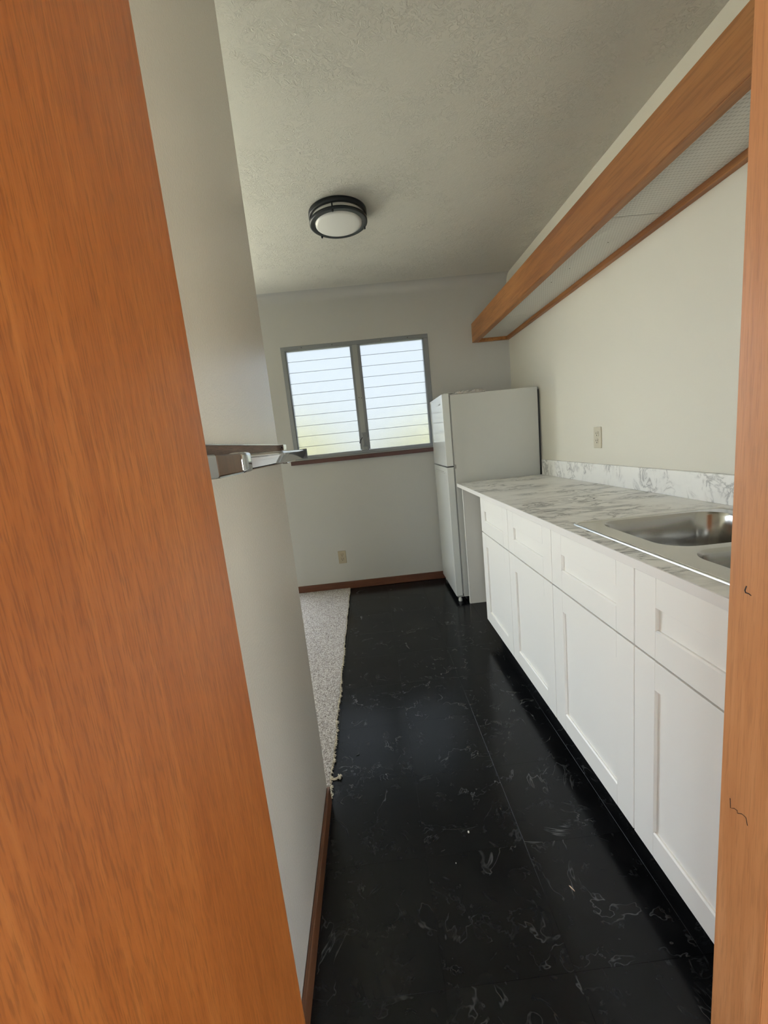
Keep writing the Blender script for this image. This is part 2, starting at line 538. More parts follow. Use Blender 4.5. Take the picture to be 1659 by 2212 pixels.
# entry behind the camera
e = EW
struct(boxes('wall_entry_right', [(e['x'], e['x'] + 0.12, -2.3, e['y0'], 0, CEIL), (e['x'], e['x'] + 0.12, e['y1'], YW0, 0, CEIL),
                                  (e['x'], e['x'] + 0.12, e['y0'], e['y1'], 0, e['z0']), (e['x'], e['x'] + 0.12, e['y0'], e['y1'], e['z1'], CEIL)], m_entry))
struct(box('wall_entry_left', (-2.22, -2.1, -2.3, YW0, 0, CEIL), m_entry))
b = BW
struct(boxes('wall_entry_back', [(-2.1, b['x0'], -2.3, b['y'], 0, CEIL), (b['x1'], e['x'], -2.3, b['y'], 0, CEIL), (b['x0'], b['x1'], -2.3, b['y'], 0, b['z0']), (b['x0'], b['x1'], -2.3, b['y'], b['z1'], CEIL)], m_entry))

# frames and clear panes of the windows added out of view for daylight
def clear_pane():
    m, nt, p = new_mat('clear_window_glass')
    nt.nodes.remove(p)
    t = N(nt, 'ShaderNodeBsdfTransparent'); g = N(nt, 'ShaderNodeBsdfGlossy'); g.inputs['Roughness'].default_value = 0.02
    mx = N(nt, 'ShaderNodeMixShader'); mx.inputs[0].default_value = 0.06
    L(nt, t.outputs[0], mx.inputs[1]); L(nt, g.outputs[0], mx.inputs[2])
    L(nt, mx.outputs[0], nt.nodes['Material Output'].inputs[0])
    return m
m_clear = clear_pane()
def plain_window(name, a0, a1, z0, z1, pos, along):
    def bx(u0, u1, v0, v1, d0, d1): return (u0, u1, pos + d0, pos + d1, v0, v1) if along == 'x' else (pos + d0, pos + d1, u0, u1, v0, v1)
    fr_ = struct(box(name, bx(a0, a1, z1 - 0.04, z1, -0.03, 0.03), m_alu))
    t = 0.04; mid = (a0 + a1) / 2
    for b in ((a0, a1, z0, z0 + t), (a0, a0 + t, z0 + t, z1 - t), (a1 - t, a1, z0 + t, z1 - t), (mid - t / 2, mid + t / 2, z0 + t, z1 - t)):
        box('frame_bar', bx(*b, -0.03, 0.03), m_alu, fr_)
    for b in ((a0 + t, mid - t / 2), (mid + t / 2, a1 - t)):
        box('pane', bx(b[0], b[1], z0 + t, z1 - t, -0.003, 0.003), m_clear, fr_)
plain_window('added_window_2', LW['x0'], LW['x1'], LW['z0'], LW['z1'], LW['y'] + 0.04, 'x')
plain_window('added_window_3', BW['x0'], BW['x1'], BW['z0'], BW['z1'], BW['y'] - 0.05, 'x')
plain_window('added_window_4', EW['y0'], EW['y1'], EW['z0'], EW['z1'], EW['x'] + 0.05, 'y')

# baseboards
struct(box('baseboard_far', (XS - 1.2, 0.62, YF - 0.013, YF - 0.001, 0.001, 0.068), m_base, bev=0.003, seg=2))
struct(box('baseboard_left', (XS + 0.0005, XS + 0.0115, YW1 + 0.002, YS - 0.008, 0.001, 0.068), m_basey, bev=0.003, seg=2))

# ------------------------------------------------------------------ doorway: jambs and the open door
def prism_z(name, pts, z0, z1, mat, parent=None, bev=0.0):
    bm = bmesh.new()
    a = [bm.verts.new((x, y, z0)) for x, y in pts]; b = [bm.verts.new((x, y, z1)) for x, y in pts]
    bm.faces.new(a[::-1]); bm.faces.new(b)
    for i in range(len(pts)):
        j = (i + 1) % len(pts); bm.faces.new((a[i], a[j], b[j], b[i]))
    if bev: bmesh.ops.bevel(bm, geom=[e for e in bm.edges if abs(e.verts[0].co.z - e.verts[1].co.z) > 0.1], offset=bev, segments=2, affect='EDGES')
    return link(name, finish(bm, name), mat, parent)

YREB = 0.4065
j1 = struct(prism_z('trim_1', [(XJ, YREB), (XJ, YW1), (XJ + 0.022, YW1), (XJ + 0.022, YW0 - 0.001), (XJ + 0.013, YW0 - 0.001), (XJ + 0.013, YREB)], 0, 2.05, m_jamb, bev=0.0012))
def mark(name, yz, r):
    o = link(name, tube_me([(XJ - 0.0001, y, z) for y, z in yz], r, 6, name), m_ink, j1)
    return o
mark('ink_mark', [(0.4566, 1.0332), (0.4583, 1.0272), (0.457, 1.0244), (0.4533, 1.0247), (0.4499, 1.0234)], [0.0007, 0.0009, 0.0009, 0.0007, 0.0005])
mark('ink_mark', [(0.465, 0.7231), (0.4637, 0.709), (0.4582, 0.7139), (0.4537, 0.715), (0.4531, 0.7116), (0.4468, 0.7169), (0.4414, 0.7174), (0.4397, 0.7124), (0.4384, 0.708)], 0.00045)
struct(prism_z('trim_2', [(-0.19, YREB), (-0.19, YW1), (-0.212, YW1), (-0.212, YW0), (-0.203, YW0), (-0.203, YREB)], 0, 2.05, m_jamb))
struct(box('trim_3', (-0.212, XJ + 0.022, YW0, YW1, 2.052, 2.072), m_jamb))
# the door leaf stands open, edge-on to the hinge jamb, beside the camera
door = struct(box('door_1', (-0.1767, -0.1417, -0.245, 0.370, 0.012, 2.04), m_door, bev=0.0015, seg=2))
for k, z in enumerate((0.25, 1.05, 1.80)):
    h = link('hinge', tube_me([(-0.186, 0.366, z - 0.045), (-0.186, 0.366, z + 0.045)], 0.006, 12, 'hinge'), m_chrome, door)

# ------------------------------------------------------------------ louvred window
win = struct(empty('window_1', (0, YF, WZ0)))
def wchild(o):
    o.location = (0, -YF, -WZ0)
    return o
fy0, fy1 = YF - 0.006, YF + 0.055
wchild(boxes('window_frame', [(WX0, WX1, fy0, fy1, 2.066, WZ1), (WX0, WX1, fy0, fy1, WZ0, 1.213), (WX0, -0.584, fy0, fy1, 1.213, 2.066),
                              (0.552, WX1, fy0, fy1, 1.213, 2.066)], m_alu, win, bev=0.002))
for b in [(-0.586, -0.578), (-0.056, -0.050), (0.022, 0.028), (0.546, 0.554)]:
    wchild(box('louvre_channel', (b[0], b[1], YF + 0.004, YF + 0.05, 1.214, 2.065), m_alu, win))
wchild(box('mullion', (-0.0505, 0.0225, fy0 + 0.004, fy1, 1.213, 2.066), m_alu, win, bev=0.002))
wchild(box('mullion_cover', (-0.036, 0.006, fy0 - 0.004, fy0 + 0.003, 1.213, 2.066), m_alul, win, bev=0.0015))
for z in (1.645, 1.641):
    wchild(box('screw', (-0.026 + (1.645 - z) * 5, -0.020 + (1.645 - z) * 5, fy0 - 0.006, fy0 - 0.003, z - 0.003, z + 0.003), m_black, win))
for (xa, xb) in [(-0.45, -0.44), (-0.2, -0.19), (0.2, 0.21), (0.42, 0.43)]:
    wchild(box('screw', (xa, xa + 0.006, fy0 - 0.002, fy0 + 0.002, 2.079, 2.085), m_black, win))
# crank operator at the foot of the mullion
cr = wchild(boxes('crank_operator', [(-0.034, 0.003, fy0 - 0.020, fy0 - 0.004, 1.345, 1.358), (-0.034, 0.003, fy0 - 0.020, fy0 - 0.004, 1.238, 1.252), (-0.029, -0.017, fy0 - 0.016, fy0 - 0.004, 1.252, 1.345), (-0.012, -0.003, fy0 - 0.014, fy0 - 0.004, 1.252, 1.345)], m_alu, win, bev=0.001))
hd = link('crank_handle', tube_me([(-0.030, fy0 - 0.018, 1.318), (-0.046, fy0 - 0.028, 1.300), (-0.058, fy0 - 0.030, 1.272)], [0.003, 0.003, 0.004], 8, 'crank_handle'), m_black, cr)
hd = link('crank_handle', tube_me([(0.004, fy0 - 0.016, 1.290), (0.014, fy0 - 0.022, 1.292), (0.018, fy0 - 0.022, 1.318)], [0.003, 0.003, 0.0035], 8, 'crank_handle'), m_alul, cr)
# glass slats, each its own pane
pitch = 0.0868
slat_me = {}
for si, (xa, xb) in enumerate(((-0.580, -0.053), (0.025, 0.549))):
    bm = bmesh.new()
    add_box(bm, -(xb - xa) / 2, (xb - xa) / 2, -0.0028, 0.0028, -0.0452, 0.0452)
    bmesh.ops.bevel(bm, geom=[e for e in bm.edges if abs(e.verts[0].co.x - e.verts[1].co.x) > 0.1], offset=0.001, segments=2, affect='EDGES')
    me = finish(bm, 'louvre_slat'); me.materials.append(m_glass)
    for k in range(10):
        zc = 1.983 + pitch / 2 - pitch * k
        o = link('louvre_slat', me, None, win)
        o.location = ((xa + xb) / 2, 0.026, zc - WZ0)
        o.rotation_euler = (math.radians(-5), 0, 0)
# stool under the window
wchild(box('window_sill', (-0.655, 0.605, YF - 0.030, YF - 0.0005, 1.142, 1.176), m_sill, win, bev=0.003, seg=2))
wchild(box('sill_flange', (-0.620, 0.600, YF - 0.018, YF - 0.0005, 1.1765, 1.1845), m_alul, win, bev=0.001))

# ------------------------------------------------------------------ valance light box on the right wall
VB, VT, VX = 1.989, 2.140, 0.957
VY0, VY1 = 0.486, YF - 0.001
val = tag(empty('valance_light_box', (XR, YF, VB)), 'long varnished wood light valance with dimpled white panels on right wall', 'light valance')
def vch(o):
    o.location = (-XR, -YF, -VB); return o
vch(box('front_board', (VX, VX + 0.038, VY0, VY1, VB + 0.0015, VT), m_beam, val, bev=0.0015))
vch(box('lower_lip', (VX + 0.004, VX + 0.043, VY0, VY1 - 0.02, VB, VB + 0.012), m_beam, val, bev=0.001))
vch(box('wall_cleat', (1.236, XR - 0.0005, VY0, VY1, VB, VB + 0.035), m_beam, val, bev=0.002))
vch(box('end_cleat', (VX + 0.040, 1.2355, VY1 - 0.032, VY1, VB, VB + 0.030), m_beam, val, bev=0.002))
vch(box('top_board', (VX + 0.0385, XR - 0.0005, VY0, VY1, VT - 0.016, VT - 0.001), m_beam, val))
pz = 2.0125
edges = [VY0, 1.6810, 2.8900, VY1 - 0.033]
for a, b in zip(edges, edges[1:]):
    vch(box('diffuser_panel', (VX + 0.042, 1.2355, a + 0.0022, b - 0.0022, pz, pz + 0.003), m_diff, val, bev=0.0008))

# ------------------------------------------------------------------ ceiling light
cl = tag(empty('ceiling_light', (-0.024, 2.412, CEIL)), 'round flush ceiling light with two dark rings and white diffuser', 'ceiling light')
link('mounting_ring', lathe_me([(0.152, -0.0005), (0.156, -0.003), (0.156, -0.024), (0.152, -0.026), (0.142, -0.026), (0.142, -0.0005)], 72, close=True), m_bronze, cl)
link('lower_ring', lathe_me([(0.152, -0.044), (0.1555, -0.046), (0.1555, -0.056), (0.151, -0.0585)], 72), m_bronze, cl)
link('ring_face', lathe_me([(0.151, -0.0585), (0.128, -0.0585), (0.126, -0.055), (0.126, -0.046), (0.152, -0.044)], 72), m_bronzeface, cl)
link('diffuser', lathe_me([(0.1365, -0.002), (0.1365, -0.0435), (0.124, -0.046), (0.124, -0.060), (0.110, -0.064), (0.080, -0.068), (0.04, -0.0705), (0, -0.071)], 72), m_drum, cl)
for dx, dy in [(-0.021, -0.139), (0.137, 0.049), (-0.114, 0.119)]:
    d = math.hypot(dx, dy); ux, uy = dx / d * 0.1475, dy / d * 0.1475
    p = link('post', tube_me([(ux, uy, -0.024), (ux, uy, -0.060)], 0.004, 10, 'post'), m_bronze, cl)
    link('finial', lathe_me([(0.0, -0.0700), (0.003, -0.0695), (0.0055, -0.066), (0.0055, -0.060), (0.003, -0.0585), (0, -0.0585)], 16), m_bronze, p).location = (ux, uy, 0)

# ------------------------------------------------------------------ base cabinets
XC = 0.632            # door faces
ZT = 0.888            # underside of the top
PITCH = 0.4683
Y_TOP = 2.3540        # far end of the run
G = 0.0016
ST = 0.0755           # stile and rail width

def shaker(name, y0, y1, z0, z1, parent, base):
    """five-piece front facing -X; the recessed panel is the part, its frame pieces the sub-parts"""
    bx, by, bz = base
    rec = 0.0085
    pan = link(name, box_me(XC + rec - bx, XC + 0.019 - bx, y0 + ST - 0.004 - by, y1 - ST + 0.004 - by, z0 + ST - 0.004 - bz, z1 - ST + 0.004 - bz), m_cab, parent)
    def pc(n, a, b, c, d):
        link(n, box_me(XC - bx, XC + 0.020 - bx, a - by, b - by, c - bz, d - bz, bev=0.0011), m_cab, pan)
    pc('stile', y0, y0 + ST, z0, z1); pc('stile', y1 - ST, y1, z0, z1)
    def rl(sec):
        bm = bmesh.new()
        a = [bm.verts.new((x - bx, y0 + ST + 0.0002 - by, z - bz)) for x, z in sec]
        b = [bm.verts.new((x - bx, y1 - ST - 0.0002 - by, z - bz)) for x, z in sec]
        bm.faces.new(a[::-1]); bm.faces.new(b)
        for i in range(len(sec)): bm.faces.new((a[i], a[(i + 1) % len(sec)], b[(i + 1) % len(sec)], b[i]))
        link('rail', finish(bm, 'rail'), m_cab, pan)
    c, q = 0.0036, 0.0008
    rl([(XC + q, z0), (XC, z0 + q), (XC, z0 + ST - c), (XC + c, z0 + ST), (XC + 0.02, z0 + ST), (XC + 0.02, z0)])
    rl([(XC + q, z1), (XC, z1 - q), (XC, z1 - ST + q), (XC + q, z1 - ST), (XC + 0.02, z1 - ST), (XC + 0.02, z1)])
    return pan

labels = ['white shaker base cabinet nearest the fridge, under the plain countertop', 'white shaker base cabinet below the steel sink, beside the wooden jamb']
for u in range(2):
    ya = Y_TOP - PITCH * 2 * u; yb = ya - PITCH * 2
    if u == 1: yb = 0.484
    cab = tag(empty('base_cabinet', (0.95, (ya + yb) / 2, 0)), labels[u], 'cabinet', 'white base cabinets along the right wall')
    base = (0.95, (ya + yb) / 2, 0)
    by = base[1]
    # carcass: bottom, two sides, back, front frame (open top under the counter)
    t = 0.018
    boxes('carcass', [(XC + 0.021 - 0.95, XR - 0.03 - 0.95, yb - by + 0.0005, yb - by + t, 0.112, ZT - 0.001), (XC + 0.021 - 0.95, XR - 0.03 - 0.95, ya - by - t, ya - by - 0.0005, 0.112, ZT - 0.001),
                      (XC + 0.021 - 0.95, XR - 0.03 - 0.95, yb - by + t, ya - by - t, 0.112, 0.13), (XR - 0.048 - 0.95, XR - 0.03 - 0.95, yb - by + t, ya - by - t, 0.13, ZT - 0.001)], m_cabbox, cab)
    mid = ya - PITCH
    boxes('face_frame', [(XC + 0.0205 - 0.95, XC + 0.040 - 0.95, yb - by + t, ya - by - t, ZT - 0.04, ZT - 0.001), (XC + 0.0205 - 0.95, XC + 0.040 - 0.95, yb - by + t, ya - by - t, 0.650, 0.695),
                         (XC + 0.0205 - 0.95, XC + 0.040 - 0.95, mid - 0.02 - by, mid + 0.02 - by, 0.13, 0.650), (XC + 0.0205 - 0.95, XC + 0.040 - 0.95, mid - 0.02 - by, mid + 0.02 - by, 0.695, ZT - 0.04)], m_gap, cab)
    box('toe_kick', (XC + 0.085 - 0.95, XC + 0.10 - 0.95, yb - by, ya - by, 0.0, 0.1115), m_kick, cab)
    for a, b in ((mid, ya), (yb, mid)):
        shaker('drawer_front', a + G, b - G, 0.6755, 0.8825, cab, base)
        shaker('door_front', a + G, b - G, 0.1135, 0.6700, cab, base)

# panel that carries the counter's far end
ep = box('end_panel', (0.648, XR - 0.01, 2.868, 2.886, 0.0, ZT - 0.001), m_cabbox, None, bev=0.001)
tag(ep, 'plain pale support panel under the counter end, against the fridge', 'panel')

# ------------------------------------------------------------------ countertop, backsplash, sink
CT = 0.913
SX0, SX1, SY0, SY1 = 0.676, 1.188, 0.552, 1.336
hole = rrect(SX0 + 0.012, SX1 - 0.012, SY0 + 0.012, SY1 - 0.012, 0.03, 5)
ct = tag(empty('countertop', (0.94, 1.7, CT)), 'grey-veined white marble laminate countertop over the white cabinets', 'countertop')
me = plate_with_holes([(0.6205, 0.484), (XR - 0.0006, 0.484), (XR - 0.0006, 2.905), (0.6205, 2.905)], [hole], ZT, CT, 'slab')
o = link('slab', me, m_marble, ct); o.location = (-0.94, -1.7, -CT)
o = box('front_edge', (0.618, 0.6204, 0.484, 2.905, ZT, CT - 0.0003), m_edge, ct, bev=0.0008); o.location = (-0.94, -1.7, -CT)
bs = box('backsplash', (XR - 0.0195, XR - 0.0006, 0.484, 2.902, CT + 0.0003, 1.020), m_marble_b, None, bev=0.001)
tag(bs, 'grey-veined marble laminate backsplash strip standing along the right wall', 'backsplash')

sink = tag(empty('kitchen_sink', (0.93, 0.944, CT)), 'stainless steel double bowl drop-in sink set into the countertop', 'sink')
def schild(o):
    o.location = (-0.93, -0.944, -CT); return o
RZ = CT + 0.0028
bowls = [(0.738, 1.140, 0.962, 1.312), (0.738, 1.140, 0.576, 0.932)]
bl = [rrect(b[0], b[1], b[2], b[3], 0.075, 10) for b in bowls]
outer = rrect(SX0 + 0.003, SX1 - 0.003, SY0 + 0.003, SY1 - 0.003, 0.018, 6)
schild(link('rim', plate_with_holes(outer, bl, RZ - 0.0012, RZ, 'rim'), m_steel, sink))
# rolled outer bead
bm = bmesh.new()
lp = [Vector((x, y, 0)) for x, y in rrect(SX0, SX1, SY0, SY1, 0.02, 6)]
prof = [(0.0035, RZ), (0.001, RZ + 0.0022), (-0.0015, RZ + 0.0028), (-0.0040, RZ + 0.0022), (-0.0060, RZ + 0.0004), (-0.0070, CT + 0.0010), (-0.0073, CT + 0.0003)]
cxy = Vector(((SX0 + SX1) / 2, (SY0 + SY1) / 2, 0))
rings = []
for off, z in prof:
    ring = []
    for x, y in rrect(SX0 + off, SX1 - off, SY0 + off, SY1 - off, 0.022 - off, 6): ring.append(bm.verts.new((x, y, z)))
    rings.append(ring)
for a, b in zip(rings, rings[1:]):
    for i in range(len(a)): bm.faces.new((a[i], a[(i + 1) % len(a)], b[(i + 1) % len(a)], b[i]))
schild(link('rim_bead', finish(bm, 'rim_bead', True), plain('bright_steel_bead', (0.80, 0.80, 0.78), 0.28, 1.0), sink))
for b in bowls:
    bm = bmesh.new()
    rings = []
    for ins, dz, rr in ((0.0, 0.0, 0.075), (0.002, -0.004, 0.074), (0.006, -0.012, 0.072), (0.010, -0.10, 0.070), (0.014, -0.150, 0.066), (0.020, -0.168, 0.060), (0.034, -0.180, 0.05), (0.060, -0.184, 0.045)):
        rings.append([bm.verts.new((x, y, RZ + dz)) for x, y in rrect(b[0] + ins, b[1] - ins, b[2] + ins, b[3] - ins, rr, 10)])
    for p, q in zip(rings, rings[1:]):
        for i in range(len(p)): bm.faces.new((p[i], p[(i + 1) % len(p)], q[(i + 1) % len(p)], q[i]))
    bm.faces.new(rings[-1])
    bo = schild(link('bowl', finish(bm, 'bowl', True), m_steel, sink))
    dr = link('drain', lathe_me([(0, -0.006), (0.018, -0.006), (0.030, -0.002), (0.036, 0.0012), (0.043, 0.0022), (0.045, 0.0006)], 32), m_chrome, bo)
    dr.location = ((b[0] + b[1]) / 2, (b[2] + b[3]) / 2, RZ - 0.184)

# ------------------------------------------------------------------ fridge
FX0, FXB, FX1 = 0.556, 0.618, 1.245
FY0, FY1 = 2.928, 3.482
FT = 1.538
fr = tag(empty('fridge', (0.92, (FY0 + FY1) / 2, 0)), 'tall white top-freezer fridge in the corner at the counter end', 'fridge')
fcx, fcy = 0.92, (FY0 + FY1) / 2
def fb(b): return (b[0] - fcx, b[1] - fcx, b[2] - fcy, b[3] - fcy, b[4], b[5])
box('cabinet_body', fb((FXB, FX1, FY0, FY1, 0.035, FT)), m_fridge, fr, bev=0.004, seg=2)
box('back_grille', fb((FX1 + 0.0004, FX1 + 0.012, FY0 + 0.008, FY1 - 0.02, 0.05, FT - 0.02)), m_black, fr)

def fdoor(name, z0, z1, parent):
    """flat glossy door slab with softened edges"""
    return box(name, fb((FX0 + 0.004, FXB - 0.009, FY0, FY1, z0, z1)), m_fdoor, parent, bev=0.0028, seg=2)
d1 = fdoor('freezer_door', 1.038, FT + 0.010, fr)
d2 = fdoor('fridge_door', 0.045, 1.030, fr)
for z0, z1 in ((1.046, FT), (0.06, 1.022)):
    box('door_gasket', fb((FXB - 0.0085, FXB - 0.0005, FY0 + 0.006, FY1 - 0.006, z0, z1)), m_gasket, fr)
# pocket grip moulded along the top of the lower door
gme = box_me(FX0 - 0.006 - fcx, FX0 + 0.005 - fcx, FY0 + 0.09 - fcy, FY1 - 0.06 - fcy, 0.984, 0.996, bev=0.003, seg=2)
link('grip_lip', gme, m_fdoor, d2)
box('badge', fb((FX0 + 0.0028, FX0 + 0.006, 3.005, 3.075, 1.482, 1.492)), m_gasket, d1, bev=0.0005)
box('middle_hinge', fb((FX0 + 0.012, FXB + 0.006, FY0 - 0.002, FY0 + 0.03, 1.0315, 1.0365)), m_black, fr, bev=0.0005)
box('hinge_bracket', fb((FXB - 0.007, FXB + 0.010, FY0 - 0.003, FY0 - 0.0002, 1.018, 1.046)), m_gasket, fr, bev=0.0005)
box('top_hinge_cover', fb((FX0 + 0.026, FXB + 0.03, FY0 + 0.006, FY0 + 0.05, FT + 0.0105, FT + 0.016)), m_fridge, fr, bev=0.002)
box('bottom_hinge', fb((FX0 + 0.012, FXB + 0.006, FY0, FY0 + 0.03, 0.036, 0.043)), m_gasket, fr, bev=0.0005)
for fx in (0.590, 1.20):
    for fy in (FY0 + 0.012, FY1 - 0.03):
        o = link('leveling_foot', lathe_me([(0, 0.0005), (0.013, 0.0005), (0.014, 0.004), (0.014, 0.020), (0.009, 0.022), (0.009, 0.037), (0, 0.037)], 20), m_fridge, fr)
        o.location = (fx - fcx, fy - fcy, 0)
box('kick_plate', fb((FXB + 0.02, FXB + 0.03, FY0 + 0.02, FY1 - 0.02, 0.008, 0.036)), m_black, fr)

# crumpled clear packet lying on the fridge
bm = bmesh.new()
nx, ny = 22, 10
rnd = random.Random(3)
for side in (1, 0):
    grid = []
    for i in range(nx + 1):
        row = []
        for j in range(ny + 1):
            u, v = i / nx, j / ny
            edge = min(u, 1 - u, v, 1 - v)
            h = 0.0008 if not side else 0.0015 + min(edge * 6, 1) * (0.010 + 0.016 * rnd.random()) + (0.008 if u > 0.85 else 0) * rnd.random()
            row.append(bm.verts.new((0.235 * (u - 0.5) + rnd.uniform(-.002, .002), 0.13 * (v - 0.5) + rnd.uniform(-.002, .002), h)))
        grid.append(row)
    for i in range(nx):
        for j in range(ny):
            bm.faces.new((grid[i][j], grid[i + 1][j], grid[i + 1][j + 1], grid[i][j + 1]))
pk = link('plastic_packet', finish(bm, 'plastic_packet'), m_film)
pk.location = (0.765, 3.005, FT + 0.0005)
tag(pk, 'crumpled clear plastic packet lying on top of the fridge', 'packet')

# ------------------------------------------------------------------ outlets
def outlet(loc, rz, label, pm, em):
    """duplex receptacle; local +Y points out of the wall"""
    r = tag(empty('wall_outlet', loc), label, 'outlet', 'duplex wall outlets')
    r.rotation_euler = (0, 0, rz)
    link('cover_plate', box_me(-0.035, 0.035, 0.0003, 0.006, -0.0575, 0.0575, bev=0.0025, seg=2), pm, r)
    for zc in (0.0195, -0.0195):
        bm = bmesh.new()
        pts = [(x, z) for x, z in rrect(-0.0165, 0.0165, zc - 0.0145, zc + 0.0145, 0.010, 5)]
        a = [bm.verts.new((x, 0.006, z)) for x, z in pts]; b = [bm.verts.new((x * 0.96, 0.0078, zc + (z - zc) * 0.96)) for x, z in pts]
        bm.faces.new(a[::-1]); bm.faces.new(b)
        for i in range(len(a)): bm.faces.new((a[i], a[(i + 1) % len(a)], b[(i + 1) % len(a)], b[i]))
        f = link('socket', finish(bm, 'socket'), em, r)
        link('slot', box_me(-0.0085, -0.0060, 0.0076, 0.0082, zc + 0.0005, zc + 0.0095), m_slot, f)
        link('slot', box_me(0.0060, 0.0085, 0.0076, 0.0082, zc + 0.0005, zc + 0.0085), m_slot, f)
        g = link('ground_hole', lathe_me([(0, 0), (0.0032, 0), (0.0032, 0.0006), (0, 0.0006)], 14, smooth=False), m_slot, f)
        g.rotation_euler = (-math.pi / 2, 0, 0); g.location = (0, 0.0076, zc - 0.0070)
    s = link('screw', lathe_me([(0, 0.0012), (0.002, 0.001), (0.0032, 0)], 12), em, r)
    s.rotation_euler = (-math.pi / 2, 0, 0); s.location = (0, 0.006, 0)
outlet((-0.323, YF, 0.296), math.pi, 'tan duplex outlet low on the far wall under the window', m_ivory, m_ivory)
outlet((XR, 2.206, 1.163), math.pi / 2, 'pale ivory duplex outlet on the right wall above the backsplash', m_ivory2, m_ivory2)

# ------------------------------------------------------------------ chrome rail on the stub wall
rail = tag(empty('wall_rail', (XS, 0.9, 1.25)), 'chrome rail on a brown board fixed to the left wall beside the door', 'rail')
def rc(o):
    o.location = (-XS, -0.9, -1.25); return o
rc(box('backing_board', (XS + 0.0004, XS + 0.010, 0.500, YS + 0.004, 1.2215, 1.2765), m_plank, rail, bev=0.001))
rc(box('board_edge_trim', (XS + 0.0004, XS + 0.011, 0.500, YS + 0.004, 1.2766, 1.2782), m_chrome, rail))
for q in ((XS + 0.0104, XS + 0.022, YS - 0.030, YS + 0.012, 1.2600, 1.2775), (XS + 0.0104, XS + 0.026, YS - 0.020, YS + 0.030, 1.2195, 1.2225)):
    rc(box('end_clip', q, m_chrome, rail, bev=0.001))
rc(box('clip_screw', (XS + 0.014, XS + 0.0185, YS + 0.0005 - 0.0315, YS - 0.0298, 1.266, 1.2715), m_black, rail))
# bar: shallow channel section with rounded front
bm = bmesh.new()
sec = []
bx0, bx1, bz0, bz1 = -0.240, -0.2205, 1.2265, 1.2575
mz = (bz0 + bz1) / 2
# light-catching top roll, then a face that leans back towards its lower edge
sec = [(bx0, bz0 + 0.002), (bx1 - 0.013, bz0), (bx1 - 0.0115, bz0 + 0.003), (bx1 - 0.0085, bz0 + 0.008), (bx1 - 0.005, mz - 0.001), (bx1 - 0.002, mz + 0.005),
       (bx1, bz1 - 0.0055), (bx1 - 0.0008, bz1 - 0.003), (bx1 - 0.003, bz1 - 0.001), (bx1 - 0.006, bz1), (bx0, bz1 - 0.002)]
ra = [bm.verts.new((x, 0.776, z)) for x, z in sec]; rb = [bm.verts.new((x, 1.488, z)) for x, z in sec]
bm.faces.new(ra[::-1]); bm.faces.new(rb)
for i in range(len(sec)): bm.faces.new((ra[i], ra[(i + 1) % len(sec)], rb[(i + 1) % len(sec)], rb[i]))
me = finish(bm, 'bar')
for p in me.polygons: p.use_smooth = abs(p.normal.y) < 0.5
rc(link('bar', me, m_chrome, rail))
rc(box('end_cap', (bx0 - 0.002, bx1 + 0.002, 1.4885, 1.500, bz0 - 0.002, bz1 + 0.003), m_alu, rail, bev=0.0015))
rc(box('collar', (-0.246, -0.2165, 0.720, 0.7755, 1.2235, 1.2605), m_chrome, rail, bev=0.007, seg=4, smooth=True))
rc(box('brown_section', (-0.243, -0.2195, 0.604, 0.7195, 1.2265, 1.2580), m_block, rail, bev=0.0015))  # brown streaked block forming the near part of the bar
rc(box('section_trim', (-0.243, -0.2188, 0.604, 0.7195, 1.2238, 1.2262), m_chrome, rail))
rc(box('near_cap', (-0.243, -0.2195, 0.535, 0.6035, 1.2250, 1.2590), m_alul, rail, bev=0.002))
for q in (0.560, 1.20):
    rc(box('standoff', (XS + 0.0104, -0.2405, q, q + 0.03, 1.234, 1.252), m_chrome, rail))

# ------------------------------------------------------------------ carpet with frayed edge
rnd = random.Random(11)
def cedge(y): return -0.2715 - 0.0065 * (y - YS) + 0.0022 * math.sin(y * 17) + 0.0016 * math.sin(y * 43 + 1)
CX0, CY0, CY1 = -1.00, YS + 0.004, YF - 0.014
stp = 0.0044
ny = int((CY1 - CY0) / stp); nx = int((-0.27 - CX0) / stp)
vs, fs = [], []
for j in range(ny + 1):
    y = CY0 + (CY1 - CY0) * j / ny
    xe = cedge(y)
    for i in range(nx + 1):
        x = CX0 + (xe - CX0) * i / nx
        loop = 0.5 + 0.5 * math.sin((x * 560) + 2.2 * (j % 2)) 
        h = 0.0085 + 0.0018 * loop + rnd.uniform(-0.0012, 0.0012)
        if i == nx: h = 0.0075
        vs.append((x + rnd.uniform(-.001, .001), y + rnd.uniform(-.001, .001), h))
w_ = nx + 1
for j in range(ny):
    for i in range(nx):
        a = j * w_ + i
        fs.append((a, a + 1, a + w_ + 1, a + w_))
# cut edge down to the floor
b0 = len(vs)
for j in range(ny + 1):
    x, y, z = vs[j * w_ + nx]
    vs.append((x + 0.001, y, 0.0004))
for j in range(ny):
    fs.append((j * w_ + nx, b0 + j, b0 + j + 1, (j + 1) * w_ + nx))
me = bpy.data.meshes.new('carpet'); me.from_pydata(vs, [], fs)
for p in me.polygons: p.use_smooth = True
carpet = tag(link('carpet', me, m_carpet), 'beige flecked loop carpet with a raw frayed edge beside the black floor', 'carpet', kind='stuff')
rest = link('carpet_rest', box_me(XL + 0.001, CX0, YW1 + 0.001, YF - 0.001, 0.0002, 0.0092), m_carpet, carpet)
rest2 = link('carpet_rest', box_me(CX0, XS - 0.112, YW1 + 0.001, CY0, 0.0002, 0.0092), m_carpet, carpet)
